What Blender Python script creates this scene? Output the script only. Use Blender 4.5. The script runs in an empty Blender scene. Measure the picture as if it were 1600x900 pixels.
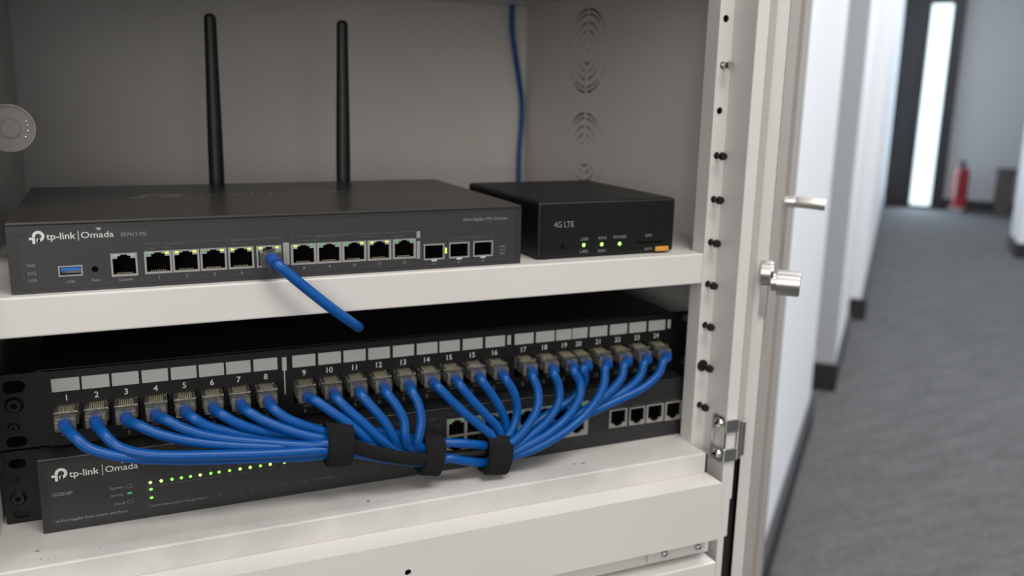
import bpy, bmesh, math, random
from mathutils import Vector, Matrix
from mathutils.geometry import tessellate_polygon
random.seed(4)
SC = bpy.context.scene
COL = SC.collection
MM = 0.001

# ------------------------------------------------------------------ camera, world, lights, exposure
def make_camera():
    cam = bpy.data.cameras.new('camera')
    o = bpy.data.objects.new('camera', cam); COL.objects.link(o)
    yaw, pitch, roll = 0.4178, 0.2182, 0.0211
    F = Vector((math.sin(yaw)*math.cos(pitch), math.cos(yaw)*math.cos(pitch), -math.sin(pitch)))
    r = Vector((math.cos(yaw), -math.sin(yaw), 0)); u = r.cross(F)
    c, s = math.cos(roll), math.sin(roll)
    R = c*r + s*u; Up = -s*r + c*u
    m = Matrix.Identity(4)
    for i in range(3):
        m[i][0] = R[i]; m[i][1] = Up[i]; m[i][2] = -F[i]
    m[0][3], m[1][3], m[2][3] = 0.05555, -0.52497, 0.11114
    o.matrix_world = m
    cam.sensor_width = 36; cam.lens = 1394.1/1600*36
    cam.clip_start = 0.02; cam.clip_end = 60
    cam.dof.use_dof = True; cam.dof.focus_distance = 0.512; cam.dof.aperture_fstop = 6.4
    SC.camera = o
make_camera()

W = bpy.data.worlds.new('world'); SC.world = W; W.use_nodes = True
W.node_tree.nodes['Background'].inputs[0].default_value = (0.95, 0.97, 1.0, 1)
W.node_tree.nodes['Background'].inputs[1].default_value = WORLD_STRENGTH = 0.36

def area(name, loc, target, size, size_y, power, color=(1, 1, 1)):
    l = bpy.data.lights.new(name, 'AREA'); l.shape = 'RECTANGLE'; l.size = size; l.size_y = size_y
    l.energy = power; l.color = color
    o = bpy.data.objects.new(name, l); COL.objects.link(o); o.location = loc
    d = Vector(target) - Vector(loc)
    o.rotation_euler = d.to_track_quat('-Z', 'Y').to_euler()
    return o
# ceiling luminaires of the room in front of the cabinet and of the corridor
area('ceiling_light', (0.55, -1.05, 1.66), (0.6, -0.8, 0), 1.3, 0.6, 36, (1.0, 0.955, 0.90))
area('ceiling_light', (-1.2, -2.5, 1.66), (0.1, 0, 0), 1.4, 1.2, 17, (1.0, 0.95, 0.89))
area('added_fill', (-1.55, -2.4, 0.45), (0.3, 0, 0.05), 1.2, 1.3, 16, (1.0, 0.945, 0.88))  # unseen low fill from the left, added to brighten the cabinet
area('added_fill', (-0.45, -2.9, 0.6), (0.2, 0, 0.05), 1.4, 1.2, 17, (1.0, 0.945, 0.88))  # second added fill, more frontal, for the inside of the compartment
CA = Vector((math.sin(math.radians(47)), math.cos(math.radians(47)), 0))     # along the corridor
CB = Vector((math.cos(math.radians(47)), -math.sin(math.radians(47)), 0))    # across it, to the right
CO = Vector((0.05555, -0.52497, 0))
def corr(a, b, z): return CO + CA*a + CB*b + Vector((0, 0, z))
for a_ in (1.4, 3.6, 5.8, 8.2):
    p_ = corr(a_, 0.45, 1.66)
    area('corridor_light', p_, p_ - Vector((0, 0, 1)), 0.6, 0.6, (37, 40, 30, 24)[int(a_/2.2)], (0.95, 0.975, 1.0))
p_ = corr(10.05, 0.25, 0.05)
area('daylight_from_end_door', p_, corr(8.0, 0.25, 0.05), 0.2, 1.9, 24, (0.68, 0.84, 1.0))
SC.view_settings.view_transform = 'Standard'; SC.view_settings.look = 'None'
SC.view_settings.gamma = 1.0; SC.view_settings.use_curve_mapping = False
SC.view_settings.exposure = 0.0

# ------------------------------------------------------------------ materials
def mat(name, color, rough=0.5, metal=0.0, bump=None, emit=None, trans=0.0, var=None, spec=None, coat=0.0):
    m = bpy.data.materials.new(name); m.use_nodes = True
    nt = m.node_tree; b = nt.nodes['Principled BSDF']
    b.inputs['Base Color'].default_value = (*color, 1)
    b.inputs['Roughness'].default_value = rough; b.inputs['Metallic'].default_value = metal
    if spec is not None: b.inputs['Specular IOR Level'].default_value = spec
    if coat: b.inputs['Coat Weight'].default_value = coat
    if trans: b.inputs['Transmission Weight'].default_value = trans
    if emit: b.inputs['Emission Color'].default_value = (*emit[0], 1); b.inputs['Emission Strength'].default_value = emit[1]
    tc = nt.nodes.new('ShaderNodeTexCoord')
    if bump:   # (scale, strength, distance)
        n = nt.nodes.new('ShaderNodeTexNoise'); n.inputs['Scale'].default_value = bump[0]; n.inputs['Detail'].default_value = 3
        nt.links.new(tc.outputs['Object'], n.inputs['Vector'])
        bp = nt.nodes.new('ShaderNodeBump'); bp.inputs['Strength'].default_value = bump[1]; bp.inputs['Distance'].default_value = bump[2]
        nt.links.new(n.outputs['Fac'], bp.inputs['Height']); nt.links.new(bp.outputs['Normal'], b.inputs['Normal'])
    if var:    # (scale, amount, darker colour)
        n = nt.nodes.new('ShaderNodeTexNoise'); n.inputs['Scale'].default_value = var[0]; n.inputs['Detail'].default_value = 4
        nt.links.new(tc.outputs['Object'], n.inputs['Vector'])
        r = nt.nodes.new('ShaderNodeValToRGB'); r.color_ramp.elements[0].position = 0.35; r.color_ramp.elements[1].position = 0.65
        r.color_ramp.elements[0].color = (*var[2], 1); r.color_ramp.elements[1].color = (*color, 1)
        nt.links.new(n.outputs['Fac'], r.inputs['Fac'])
        mx = nt.nodes.new('ShaderNodeMix'); mx.data_type = 'RGBA'; mx.inputs[0].default_value = var[1]
        mx.inputs[6].default_value = (*color, 1); nt.links.new(r.outputs['Color'], mx.inputs[7])
        nt.links.new(mx.outputs[2], b.inputs['Base Color'])
    return m
M = {}
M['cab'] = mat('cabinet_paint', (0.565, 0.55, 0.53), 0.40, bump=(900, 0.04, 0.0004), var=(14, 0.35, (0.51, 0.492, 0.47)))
M['cab_worn'] = mat('worn_shelf_paint', (0.55, 0.535, 0.515), 0.38, bump=(900, 0.04, 0.0004), var=(22, 0.8, (0.42, 0.41, 0.395)))
M['gray_dev'] = mat('gateway_paint', (0.021, 0.021, 0.022), 0.42, bump=(2500, 0.08, 0.0002))
M['gray_top'] = mat('gateway_lid_paint', (0.026, 0.024, 0.022), 0.30, bump=(2500, 0.05, 0.0002))
M['gray_face'] = mat('gateway_face_film', (0.023, 0.024, 0.026), 0.5)
M['sw_dev'] = mat('switch_paint', (0.013, 0.013, 0.014), 0.45, bump=(2500, 0.08, 0.0002))
M['sw_face'] = mat('switch_face_film', (0.015, 0.016, 0.016), 0.5)
M['black'] = mat('black_steel', (0.0042, 0.0042, 0.0045), 0.42, bump=(2000, 0.08, 0.0002), spec=0.4)
M['black_strip'] = mat('black_insert', (0.0035, 0.0035, 0.0035), 0.5, spec=0.35)
M['void'] = mat('dark_cavity', (0.0025, 0.0025, 0.0025), 0.9, spec=0.1)
M['router'] = mat('router_plastic', (0.0035, 0.0035, 0.0035), 0.42, bump=(1800, 0.06, 0.0002), spec=0.35)
M['antenna'] = mat('antenna_plastic', (0.006, 0.006, 0.006), 0.5)
M['cable'] = mat('blue_pvc', (0.001, 0.062, 0.25), 0.36, bump=(400, 0.03, 0.0004), spec=0.28)
M['boot'] = mat('blue_boot', (0.005, 0.054, 0.25), 0.5)
M['plug'] = mat('clear_polycarbonate', (0.66, 0.65, 0.60), 0.12, trans=0.93, bump=(600, 0.35, 0.0008))
M['clamp'] = mat('frosted_polycarbonate', (0.30, 0.29, 0.27), 0.5, trans=0.4)
M['gold'] = mat('gold_contacts', (0.50, 0.46, 0.30), 0.4, 0.3)
M['silver'] = mat('nickel_port_shell', (0.34, 0.33, 0.32), 0.42, 0.5)
M['chrome'] = mat('chrome', (0.72, 0.71, 0.70), 0.18, 1.0)
M['steel'] = mat('brushed_steel', (0.55, 0.54, 0.52), 0.3, 1.0)
M['screw'] = mat('black_screw', (0.012, 0.012, 0.012), 0.35, 0.3)
M['label'] = mat('paper_label', (0.42, 0.42, 0.41), 0.6, var=(300, 0.3, (0.37, 0.37, 0.36)))
M['print'] = mat('white_print', (0.55, 0.55, 0.54), 0.6)
M['print_dim'] = mat('grey_print', (0.20, 0.20, 0.20), 0.6)
M['print_faint'] = mat('faint_print', (0.085, 0.085, 0.085), 0.6)
M['lid_print'] = mat('lid_gloss_print', (0.075, 0.072, 0.07), 0.2)
M['led'] = mat('green_led', (0.2, 0.8, 0.1), 0.4, emit=((0.28, 1.0, 0.10), 1.1))
M['led_hot'] = mat('bright_green_led', (0.4, 0.9, 0.2), 0.4, emit=((0.42, 1.0, 0.14), 1.9))
M['led_yellow'] = mat('yellow_green_led', (0.6, 0.8, 0.1), 0.4, emit=((0.42, 0.70, 0.03), 0.5))
M['led_green'] = mat('dim_green_led', (0.05, 0.3, 0.12), 0.4, emit=((0.06, 0.40, 0.12), 0.3))
M['led_off'] = mat('unlit_led', (0.35, 0.36, 0.34), 0.4)
M['usb'] = mat('usb_blue_tongue', (0.01, 0.12, 0.42), 0.4)
M['orange'] = mat('orange_tab', (0.50, 0.24, 0.035), 0.5)
M['velcro'] = mat('black_hook_and_loop', (0.010, 0.010, 0.011), 0.95, bump=(1600, 0.9, 0.0012), spec=0.2)
M['sleeve'] = mat('black_sheath', (0.008, 0.008, 0.008), 0.6)
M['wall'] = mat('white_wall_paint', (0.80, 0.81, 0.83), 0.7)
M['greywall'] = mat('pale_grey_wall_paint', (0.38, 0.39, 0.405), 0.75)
M['door_inner'] = mat('shaded_beige_door', (0.27, 0.25, 0.225), 0.75)  # the door face's shade is mixed into this beige
M['skirt'] = mat('black_skirting', (0.012, 0.012, 0.013), 0.6)
M['blackdoor'] = mat('black_door_laminate', (0.010, 0.010, 0.011), 0.5)
M['glow'] = mat('daylit_glass', (0.8, 0.9, 0.95), 0.3, emit=((0.80, 0.96, 1.0), 1.15))
M['discmetal'] = mat('satin_disc_metal', (0.155, 0.148, 0.14), 0.42, 0.5)
M['steelrim'] = mat('dull_rim_metal', (0.16, 0.155, 0.15), 0.4, 0.8)
M['scuff'] = mat('dark_scuff', (0.16, 0.155, 0.15), 0.7)
M['red'] = mat('red_enamel', (0.26, 0.010, 0.016), 0.4)
M['bin'] = mat('dark_brown_panel', (0.06, 0.052, 0.048), 0.6)
M['gap_dark'] = mat('black_gap_dark', (0.010, 0.009, 0.009), 0.8)  # the dark of open gaps, given as a colour
M['gap'] = mat('grey_gap_fill', (0.36, 0.345, 0.32), 0.7)
def carpet():
    m = mat('grey_loop_carpet', (0.16, 0.16, 0.165), 0.95, spec=0.1)
    nt = m.node_tree; b = nt.nodes['Principled BSDF']
    tc = nt.nodes.new('ShaderNodeTexCoord')
    mp = nt.nodes.new('ShaderNodeMapping'); mp.inputs['Rotation'].default_value = (0, 0, math.radians(-43)); mp.inputs['Scale'].default_value = (1, 5, 1)
    nt.links.new(tc.outputs['Object'], mp.inputs['Vector'])
    n1 = nt.nodes.new('ShaderNodeTexNoise'); n1.inputs['Scale'].default_value = 5; n1.inputs['Detail'].default_value = 6; n1.inputs['Roughness'].default_value = 0.7
    nt.links.new(mp.outputs['Vector'], n1.inputs['Vector'])
    n2 = nt.nodes.new('ShaderNodeTexNoise'); n2.inputs['Scale'].default_value = 90; n2.inputs['Detail'].default_value = 3
    nt.links.new(tc.outputs['Object'], n2.inputs['Vector'])
    ad = nt.nodes.new('ShaderNodeMath'); ad.operation = 'ADD'
    nt.links.new(n1.outputs['Fac'], ad.inputs[0]); nt.links.new(n2.outputs['Fac'], ad.inputs[1])
    r = nt.nodes.new('ShaderNodeValToRGB'); r.color_ramp.elements[0].position = 0.35; r.color_ramp.elements[1].position = 0.68
    r.color_ramp.elements[0].color = (0.068, 0.069, 0.070, 1); r.color_ramp.elements[1].color = (0.130, 0.130, 0.132, 1)
    h = nt.nodes.new('ShaderNodeMath'); h.operation = 'MULTIPLY'; h.inputs[1].default_value = 0.5
    nt.links.new(ad.outputs[0], h.inputs[0]); nt.links.new(h.outputs[0], r.inputs['Fac']); nt.links.new(r.outputs['Color'], b.inputs['Base Color'])
    return m
M['carpet'] = carpet()

# ------------------------------------------------------------------ mesh helpers (all numbers in millimetres)
class B:
    def __init__(s): s.v = []; s.f = []; s.s = []; s.marks = []
    def add(s, vs, fs, smooth=False):
        n = len(s.v); s.v += [tuple(v) for v in vs]; s.f += [tuple(i+n for i in f) for f in fs]; s.s += [smooth]*len(fs)
        return s
    def box(s, x0, x1, y0, y1, z0, z1, bev=0.0, seg=2):
        if bev <= 0:
            vs = [(x, y, z) for x in (x0, x1) for y in (y0, y1) for z in (z0, z1)]
            return s.add(vs, [(0,1,3,2), (4,6,7,5), (0,4,5,1), (2,3,7,6), (0,2,6,4), (1,5,7,3)])
        bm = bmesh.new(); bmesh.ops.create_cube(bm, size=1)
        for v in bm.verts: v.co = ((x0+x1)/2 + v.co.x*(x1-x0), (y0+y1)/2 + v.co.y*(y1-y0), (z0+z1)/2 + v.co.z*(z1-z0))
        bmesh.ops.bevel(bm, geom=list(bm.edges), offset=bev, segments=seg, profile=0.5, affect='EDGES')
        s.bm(bm); bm.free(); return s
    def bm(s, bm, smooth=False):
        bm.verts.index_update()
        return s.add([v.co[:] for v in bm.verts], [[v.index for v in f.verts] for f in bm.faces], smooth)
    def prism(s, outer, holes, y0, y1, back=True):
        """outline in x,z (outer ring + holes) extruded from y0 (front) to y1"""
        loops = [outer] + list(holes); flat = [p for l in loops for p in l]; n = len(flat)
        tris = tessellate_polygon([[Vector((p[0], p[1], 0)) for p in l] for l in loops])
        vs = [(p[0], y0, p[1]) for p in flat] + [(p[0], y1, p[1]) for p in flat]
        fs = []
        for t in tris:
            a, b_, c = [flat[i] for i in t]
            ar = (b_[0]-a[0])*(c[1]-a[1]) - (b_[1]-a[1])*(c[0]-a[0])
            t = t if ar > 0 else t[::-1]
            fs.append(tuple(t))
            if back: fs.append(tuple(i+n for i in t[::-1]))
        k = 0
        for l in loops:
            for i in range(len(l)):
                j = (i+1) % len(l)
                fs.append((k+i, k+i+n, k+j+n, k+j))
            k += len(l)
        return s.add(vs, fs)
    def cyl(s, p0, p1, r, n=24, r1=None, smooth=True):
        p0, p1 = Vector(p0), Vector(p1); d = (p1-p0).normalized(); r1 = r if r1 is None else r1
        u = d.orthogonal().normalized(); w = d.cross(u)
        vs = []
        for p, rr in ((p0, r), (p1, r1)):
            for i in range(n):
                a = 2*math.pi*i/n; vs.append(p + (u*math.cos(a) + w*math.sin(a))*rr)
        s.add(vs, [(i, (i+1) % n, (i+1) % n + n, i+n) for i in range(n)], smooth)
        s.add(vs[:n], [tuple(range(n))[::-1]]); s.add(vs[n:], [tuple(range(n))]); return s
    def tube(s, pts, r, n=14, step=2.0, flat=None, cap=True):
        """swept tube through control points; r number or list; flat=(half width across, half thickness)"""
        P = catmull(pts, step); N = len(P)
        R = (lambda t: r) if not isinstance(r, (list, tuple)) else (lambda t: lerp_list(r, t))
        T = [(P[min(i+1, N-1)] - P[max(i-1, 0)]).normalized() for i in range(N)]
        up = Vector((0, 0, 1)); u = T[0].cross(up)
        if u.length < 1e-3: u = T[0].orthogonal()
        u.normalize(); vs = []
        for i in range(N):
            u = (u - T[i]*u.dot(T[i])).normalized(); w = T[i].cross(u); rr = R(i/(N-1))
            for k in range(n):
                a = 2*math.pi*k/n
                if flat: vs.append(P[i] + u*math.cos(a)*flat[1] + w*math.sin(a)*flat[0])
                else: vs.append(P[i] + (u*math.cos(a) + w*math.sin(a))*rr)
        fs = [(i*n+k, i*n+(k+1) % n, (i+1)*n+(k+1) % n, (i+1)*n+k) for i in range(N-1) for k in range(n)]
        s.add(vs, fs, True)
        if cap:
            s.add(vs[:n], [tuple(range(n))[::-1]]); s.add(vs[-n:], [tuple(range(n))])
        return s
    def sphere(s, c, r, sc=(1, 1, 1)):
        bm = bmesh.new(); bmesh.ops.create_uvsphere(bm, u_segments=16, v_segments=10, radius=r)
        for v in bm.verts: v.co = (c[0]+v.co.x*sc[0], c[1]+v.co.y*sc[1], c[2]+v.co.z*sc[2])
        s.bm(bm, True); bm.free(); return s
    def text(s, body, x, z, y, h, width=None, align='LEFT', bold=0.0, horiz=False, rot=0.0, t=0.12):
        """raised print on a face looking towards -y (or on a lid, horiz=True): x left or centre, z baseline (y baseline if horiz)"""
        cu = bpy.data.curves.new('print', 'FONT'); cu.body = body; cu.size = 1.0; cu.resolution_u = 3; cu.offset = bold
        cu.extrude = 0.0
        ob = bpy.data.objects.new('print', cu); me = bpy.data.meshes.new_from_object(ob)
        xs = [v.co.x for v in me.vertices]; ys = [v.co.y for v in me.vertices]
        if not xs: return s
        k = h/0.70; x0, x1 = min(xs), max(xs)
        kx = k if width is None else width/(x1-x0)
        off = x - (x0*kx if align == 'LEFT' else (x0+x1)/2*kx)
        if horiz: vs = [(off+v.co.x*kx, z+v.co.y*k, y) for v in me.vertices]
        else: vs = [(off+v.co.x*kx, y, z+v.co.y*k) for v in me.vertices]
        s.marks.append((len(s.v), len(s.v)+len(vs), len(s.f), len(s.f)+len(me.polygons)))
        s.add(vs, [tuple(p.vertices) for p in me.polygons])
        bpy.data.objects.remove(ob); bpy.data.curves.remove(cu); bpy.data.meshes.remove(me); return s

def lerp_list(r, t):
    x = t*(len(r)-1); i = min(int(x), len(r)-2); f = x-i; return r[i]*(1-f)+r[i+1]*f
def catmull(pts, step):
    P = [Vector(p) for p in pts]; P = [P[0]*2-P[1]] + P + [P[-1]*2-P[-2]]; out = []
    for i in range(1, len(P)-2):
        a, b_, c, d = P[i-1:i+3]; n = max(1, int((c-b_).length/step))
        for k in range(n):
            t = k/n
            out.append(0.5*((2*b_) + (c-a)*t + (2*a-5*b_+4*c-d)*t*t + (3*b_-a-3*c+d)*t**3))
    out.append(P[-2]); return out
def rect(x0, x1, z0, z1): return [(x0, z0), (x1, z0), (x1, z1), (x0, z1)]
def rrect(x0, x1, z0, z1, r, n=5):
    o = []
    for cx, cz, a0 in ((x1-r, z0+r, -90), (x1-r, z1-r, 0), (x0+r, z1-r, 90), (x0+r, z0+r, 180)):
        for k in range(n+1):
            a = math.radians(a0+90*k/n); o.append((cx+r*math.cos(a), cz+r*math.sin(a)))
    return o
def circ(cx, cz, r, n=20): return [(cx+r*math.cos(2*math.pi*k/n), cz+r*math.sin(2*math.pi*k/n)) for k in range(n)]

ORG = {}
def empty(name, loc, label, cat, group=None):
    o = bpy.data.objects.new(name, None); COL.objects.link(o); o.location = Vector(loc)*MM
    o.empty_display_size = 0.02
    ORG[o.name] = Vector(loc); o['label'] = label; o['category'] = cat
    if group: o['group'] = group
    return o
def mk(name, b, m, parent=None, label=None, cat=None, group=None, kind=None, recalc=True):
    me = bpy.data.meshes.new(name)
    xs = [v[0] for v in b.v]; ys = [v[1] for v in b.v]; zs = [v[2] for v in b.v]
    if parent is not None: org = ORG[parent.name]
    else: org = Vector(((min(xs)+max(xs))/2, (min(ys)+max(ys))/2, min(zs)))
    me.from_pydata([((v[0]-org.x)*MM, (v[1]-org.y)*MM, (v[2]-org.z)*MM) for v in b.v], [], b.f)
    me.update()
    for p, sm in zip(me.polygons, b.s): p.use_smooth = sm
    if recalc:
        bm = bmesh.new(); bm.from_mesh(me)
        bmesh.ops.recalc_face_normals(bm, faces=bm.faces); bm.to_mesh(me); bm.free()
    me.materials.append(M[m] if isinstance(m, str) else m)
    o = bpy.data.objects.new(name, me); COL.objects.link(o)
    if parent is not None: o.parent = parent
    else: o.location = org*MM
    ORG[o.name] = org
    if label: o['label'] = label
    if cat: o['category'] = cat
    if group: o['group'] = group
    if kind: o['kind'] = kind
    return o

def mk_print(name, b, m, parent, rest='printed_line', recalc=True):
    """each printed word its own part; rules and marks between them one more part"""
    used_v = set(); used_f = set()
    for v0, v1, f0, f1 in b.marks:
        t = B(); t.add(b.v[v0:v1], [tuple(i-v0 for i in f) for f in b.f[f0:f1]]); mk(name, t, m, parent, recalc=recalc)
        used_v |= set(range(v0, v1)); used_f |= set(range(f0, f1))
    keep = [i for i in range(len(b.v)) if i not in used_v]
    if keep:
        ix = {v: i for i, v in enumerate(keep)}
        t = B(); t.add([b.v[i] for i in keep], [tuple(ix[i] for i in f) for k, f in enumerate(b.f) if k not in used_f]); mk(rest, t, m, parent, recalc=recalc)

# ================================================================== THE SETTING
FL = -990.0
def cprism(b, a0, a1, b0, b1, z0, z1):
    """box in the corridor's own frame (metres along / across), z in mm"""
    vs = []
    for a in (a0, a1):
        for c in (b0, b1):
            p = CO + CA*a + CB*c
            for z in (z0, z1): vs.append((p.x*1000, p.y*1000, z))
    return b.add(vs, [(0,1,3,2), (4,6,7,5), (0,4,5,1), (2,3,7,6), (0,2,6,4), (1,5,7,3)])
b = B(); b.box(-4000, 12000, -4000, 12000, FL-60, FL); mk('floor', b, 'carpet', kind='structure')
CEIL = 1710
def wallseg(name, a0, a1, b0, b1, m='wall'):
    b = B(); cprism(b, a0, a1, b0, b1, FL, CEIL); return mk(name, b, m, kind='structure')
def skirt(a0, a1, b0, b1):
    b = B(); cprism(b, a0, a1, b0, b1, FL, FL+105); return mk('baseboard_left', b, 'skirt', kind='structure')
wallseg('wall_left', 1.35, 3.05, -0.60, -0.190)
skirt(1.35, 3.062, -0.190, -0.175)
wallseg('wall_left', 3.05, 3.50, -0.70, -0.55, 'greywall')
wallseg('wall_left', 3.50, 4.40, -0.70, -0.143)
skirt(3.474, 3.488, -0.55, -0.129); skirt(3.488, 4.41, -0.143, -0.129)
b = B(); cprism(b, 3.488, 3.50, -0.60, -0.143, FL, CEIL); mk('grey_slab_1', b, 'greywall', kind='structure')  # thin slab added to make the pier's near face grey
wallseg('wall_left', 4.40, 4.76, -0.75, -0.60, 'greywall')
wallseg('wall_left', 4.76, 10.15, -0.75, -0.10)
skirt(4.733, 4.748, -0.60, -0.070); skirt(4.76, 10.15, -0.10, -0.085)
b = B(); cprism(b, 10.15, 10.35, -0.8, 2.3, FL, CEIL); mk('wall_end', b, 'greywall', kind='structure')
b = B(); cprism(b, 10.135, 10.15, 0.44, 2.3, FL, FL+105); mk('baseboard_end', b, 'skirt', kind='structure')
b = B(); cprism(b, 7.25, 7.75, 0.85, 2.3, FL, CEIL); mk('wall_right', b, 'wall', kind='structure')
b = B(); cprism(b, 7.236, 7.25, 0.836, 2.3, FL, FL+105); cprism(b, 7.25, 7.75, 0.836, 0.85, FL, FL+105); mk('baseboard_right', b, 'skirt', kind='structure')
b = B(); cprism(b, 1.2, 7.25, 2.3, 2.4, FL, CEIL); mk('wall_right', b, 'wall', kind='structure')
b = B(); cprism(b, 1.2, 10.4, -0.8, 2.4, CEIL, CEIL+60); mk('ceiling', b, 'wall', kind='structure')
# black door with a tall lit glass slot at the corridor's end
ro = bpy.data.objects.new('door_1', None); COL.objects.link(ro); pp = CO + CA*10.12 + CB*0.25
ro.location = (pp.x, pp.y, FL*MM); ro['kind'] = 'structure'; ORG['door_1'] = Vector((pp.x*1000, pp.y*1000, FL))
b = B(); cprism(b, 10.10, 10.15, -0.098, 0.460, FL+4, FL+30); cprism(b, 10.10, 10.15, -0.098, 0.10, FL+30, 1650)
cprism(b, 10.10, 10.15, 0.10, 0.155, FL+30, 1650); cprism(b, 10.10, 10.15, 0.345, 0.460, FL+30, 1650)
cprism(b, 10.10, 10.15, 0.155, 0.345, 1030, 1650)
cprism(b, 10.07, 10.10, 0.40, 0.460, FL+4, 1650); cprism(b, 10.07, 10.10, 0.02, 0.08, FL+4, 1650)
mk('door_leaf', b, 'blackdoor', ro)
b = B(); cprism(b, 10.115, 10.14, 0.155, 0.345, FL+30, 1030); mk('lit_glass', b, 'glow', ro)

# fire extinguisher beside the black door
p = (CO + CA*9.95 + CB*0.60)*1000
ex = empty('fire_extinguisher', (p.x, p.y, FL), 'red fire extinguisher by the white end wall of the corridor', 'fire extinguisher')
b = B(); b.cyl((p.x, p.y, FL+55), (p.x, p.y, FL+400), 66, 28); b.sphere((p.x, p.y, FL+400), 66, (1, 1, 0.7)); mk('cylinder', b, 'red', ex)
b = B(); b.cyl((p.x, p.y, FL+440), (p.x, p.y, FL+500), 22, 16); b.box(p.x-70, p.x+20, p.y-12, p.y+12, FL+495, FL+510, 3); mk('valve', b, 'screw', ex)
b = B(); b.tube([(p.x, p.y, FL+470), (p.x-70, p.y-40, FL+450), (p.x-98, p.y-50, FL+330), (p.x-92, p.y-45, FL+170)], 12, 8, 20); mk('hose', b, 'screw', ex)
b = B(); b.cyl((p.x, p.y, FL), (p.x, p.y, FL+55), 95, 28); mk('stand', b, 'steel', ex)
cb = bpy.data.objects.new('waste_bin', None); COL.objects.link(cb); pc = CO + CA*9.9 + CB*0.98; cb.location = (pc.x, pc.y, FL*MM)
ORG['waste_bin'] = Vector((pc.x*1000, pc.y*1000, FL)); cb['label'] = 'dark brown narrow bin standing at the end wall, right of the fire extinguisher'; cb['category'] = 'bin'
b = B(); cprism(b, 9.78, 10.02, 0.91, 1.05, FL, FL+430); mk('body', b, 'bin', cb)
b = B(); cprism(b, 9.77, 10.03, 0.90, 1.06, FL+430, FL+455); mk('lid', b, 'bin', cb)

# ================================================================== THE CABINET
cab = empty('metal_cabinet', (224, 150, FL), 'white steel network cabinet standing open with devices on its shelves', 'cabinet')
X0, X1, YB = -20.0, 468.0, 380.0
b = B(); b.box(X0-2, X1+20, YB, YB+3, FL, 620); mk('back_panel', b, 'cab', cab)
b = B(); b.box(X0-16, X0, -28, YB, FL, 620); mk('side_panel', b, 'cab', cab)
# right side panel, two round vents of slotted rings cut into it
def ring_slots(cy, cz):
    out = []
    for r, n in ((11.5, 3), (18.5, 4), (26, 6), (33.5, 8), (38, 8)):
        for k in range(n):
            a0 = 360/n*k + 90 + 7*90/r/n*1.0; a1 = 360/n*(k+1) + 90 - 7*90/r/n*1.0
            m_ = max(4, int((a1-a0)/9)); w = 0.85 if r < 36 else 1.0
            o = [(cy+(r+w)*math.cos(math.radians(a0+(a1-a0)*i/m_)), cz+(r+w)*math.sin(math.radians(a0+(a1-a0)*i/m_))) for i in range(m_+1)]
            o += [(cy+(r-w)*math.cos(math.radians(a0+(a1-a0)*i/m_)), cz+(r-w)*math.sin(math.radians(a0+(a1-a0)*i/m_))) for i in range(m_, -1, -1)]
            out.append(o)
    out.append(circ(cy, cz, 1.6, 10))
    return out
tmp = B(); tmp.prism(rect(-8, YB, FL, 620), ring_slots(242, 148.4) + ring_slots(241, 53), 0, 1.2)
b = B(); b.v = [(X1+y, x, z) for x, y, z in tmp.v]; b.f = tmp.f; b.s = tmp.s
mk('side_panel', b, 'cab', cab)
b = B(); b.box(X1+8, X1+20, 0, YB, FL, 620); mk('outer_skin', b, 'gap_dark', cab)
b = B(); b.box(X0, X1, -6, YB, 198.3, 222); mk('upper_panel', b, 'cab', cab)
b = B(); b.box(X0-16, X1+20, -20, YB, 600, 622); mk('roof_panel', b, 'cab', cab)
# right rail with its return lip and punched holes
RX0, RX1 = 436.0, 447.5
hz = [161.5-30.73*i for i in range(10)]
hl = [circ(441.3, z, 2.5, 18) for z in hz]
hl += [circ(441.3, 161.5+30.73*i, 2.5, 18) for i in range(1, 4)]
b = B(); b.prism(rect(RX0, RX1, -165, 600), hl, -5, -3.8); b.box(RX0, RX0+1.2, -3.8, 9, -165, 600)
b.box(RX0, RX1+4, -5, -3.8, FL, -165)
mk('mounting_rail', b, 'cab', cab)
b = B(); b.box(RX0+1.2, RX1, -2, -1, -165, 600); mk('rail_backing', b, 'void', cab)
b = B(); b.box(RX1, 457.2, -30.5, 6, -150, 600, 0.8); b.box(RX1, 457.2, -30.5, 6, -182, -150); b.box(RX1, 455.6, -30.5, 6, -212, -182); b.box(RX1, 453.0, -30.5, 6, FL, -212); mk('front_post', b, 'cab', cab)
b = B(); b.box(457.2, 466.6, -26, -17, -132, 600); mk('gap_strip', b, 'gap', cab)  # strip added to fill the upper door gap with grey
b = B(); b.box(452, 470.5, -17.5, -14, FL, -132); b.box(435.8, 437.5, -24.5, -22, -168, -146.5); mk('gap_strip', b, 'gap_dark', cab, label='black strip painted as shade in the lower seal')  # darkness of the open gaps, painted as solid black strips
# lower shelf with front lip, then the drawers below
b = B(); b.box(X0, X1, -4, YB, -150, -144.7); b.box(X0, 435.8, -25, -3, -161, -144.7, 1.0); bs = mk('bottom_shelf', b, 'cab_worn', cab)
for sx, sy, r in ((0.5, -6, 1.3), (2.5, -17, .7), (6.5, -19, .6), (10, -18, .5), (187, -12, 1.5), (193, -13, .8), (336, -8, 1.3), (342, -9, 1.6), (32, -14, .6)):
    b = B(); n_ = 9; vs = [(sx+r*random.uniform(.6, 1.5)*math.cos(2*math.pi*k/n_), sy+r*random.uniform(.4, .9)*math.sin(2*math.pi*k/n_), -144.67) for k in range(n_)]
    b.add(vs, [tuple(range(n_))]); mk('scuff_mark', b, 'scuff', bs, recalc=False)
hole = circ(203, -181, 2.2, 14)
b = B(); b.prism(rect(-26, 437, -204.5, -160.5), [hole], -44, -42.4); b.box(-26, 437, -42.4, -6, -162, -160.5); b.box(-26, 437, -42.4, -6, -204.5, -203)
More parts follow.
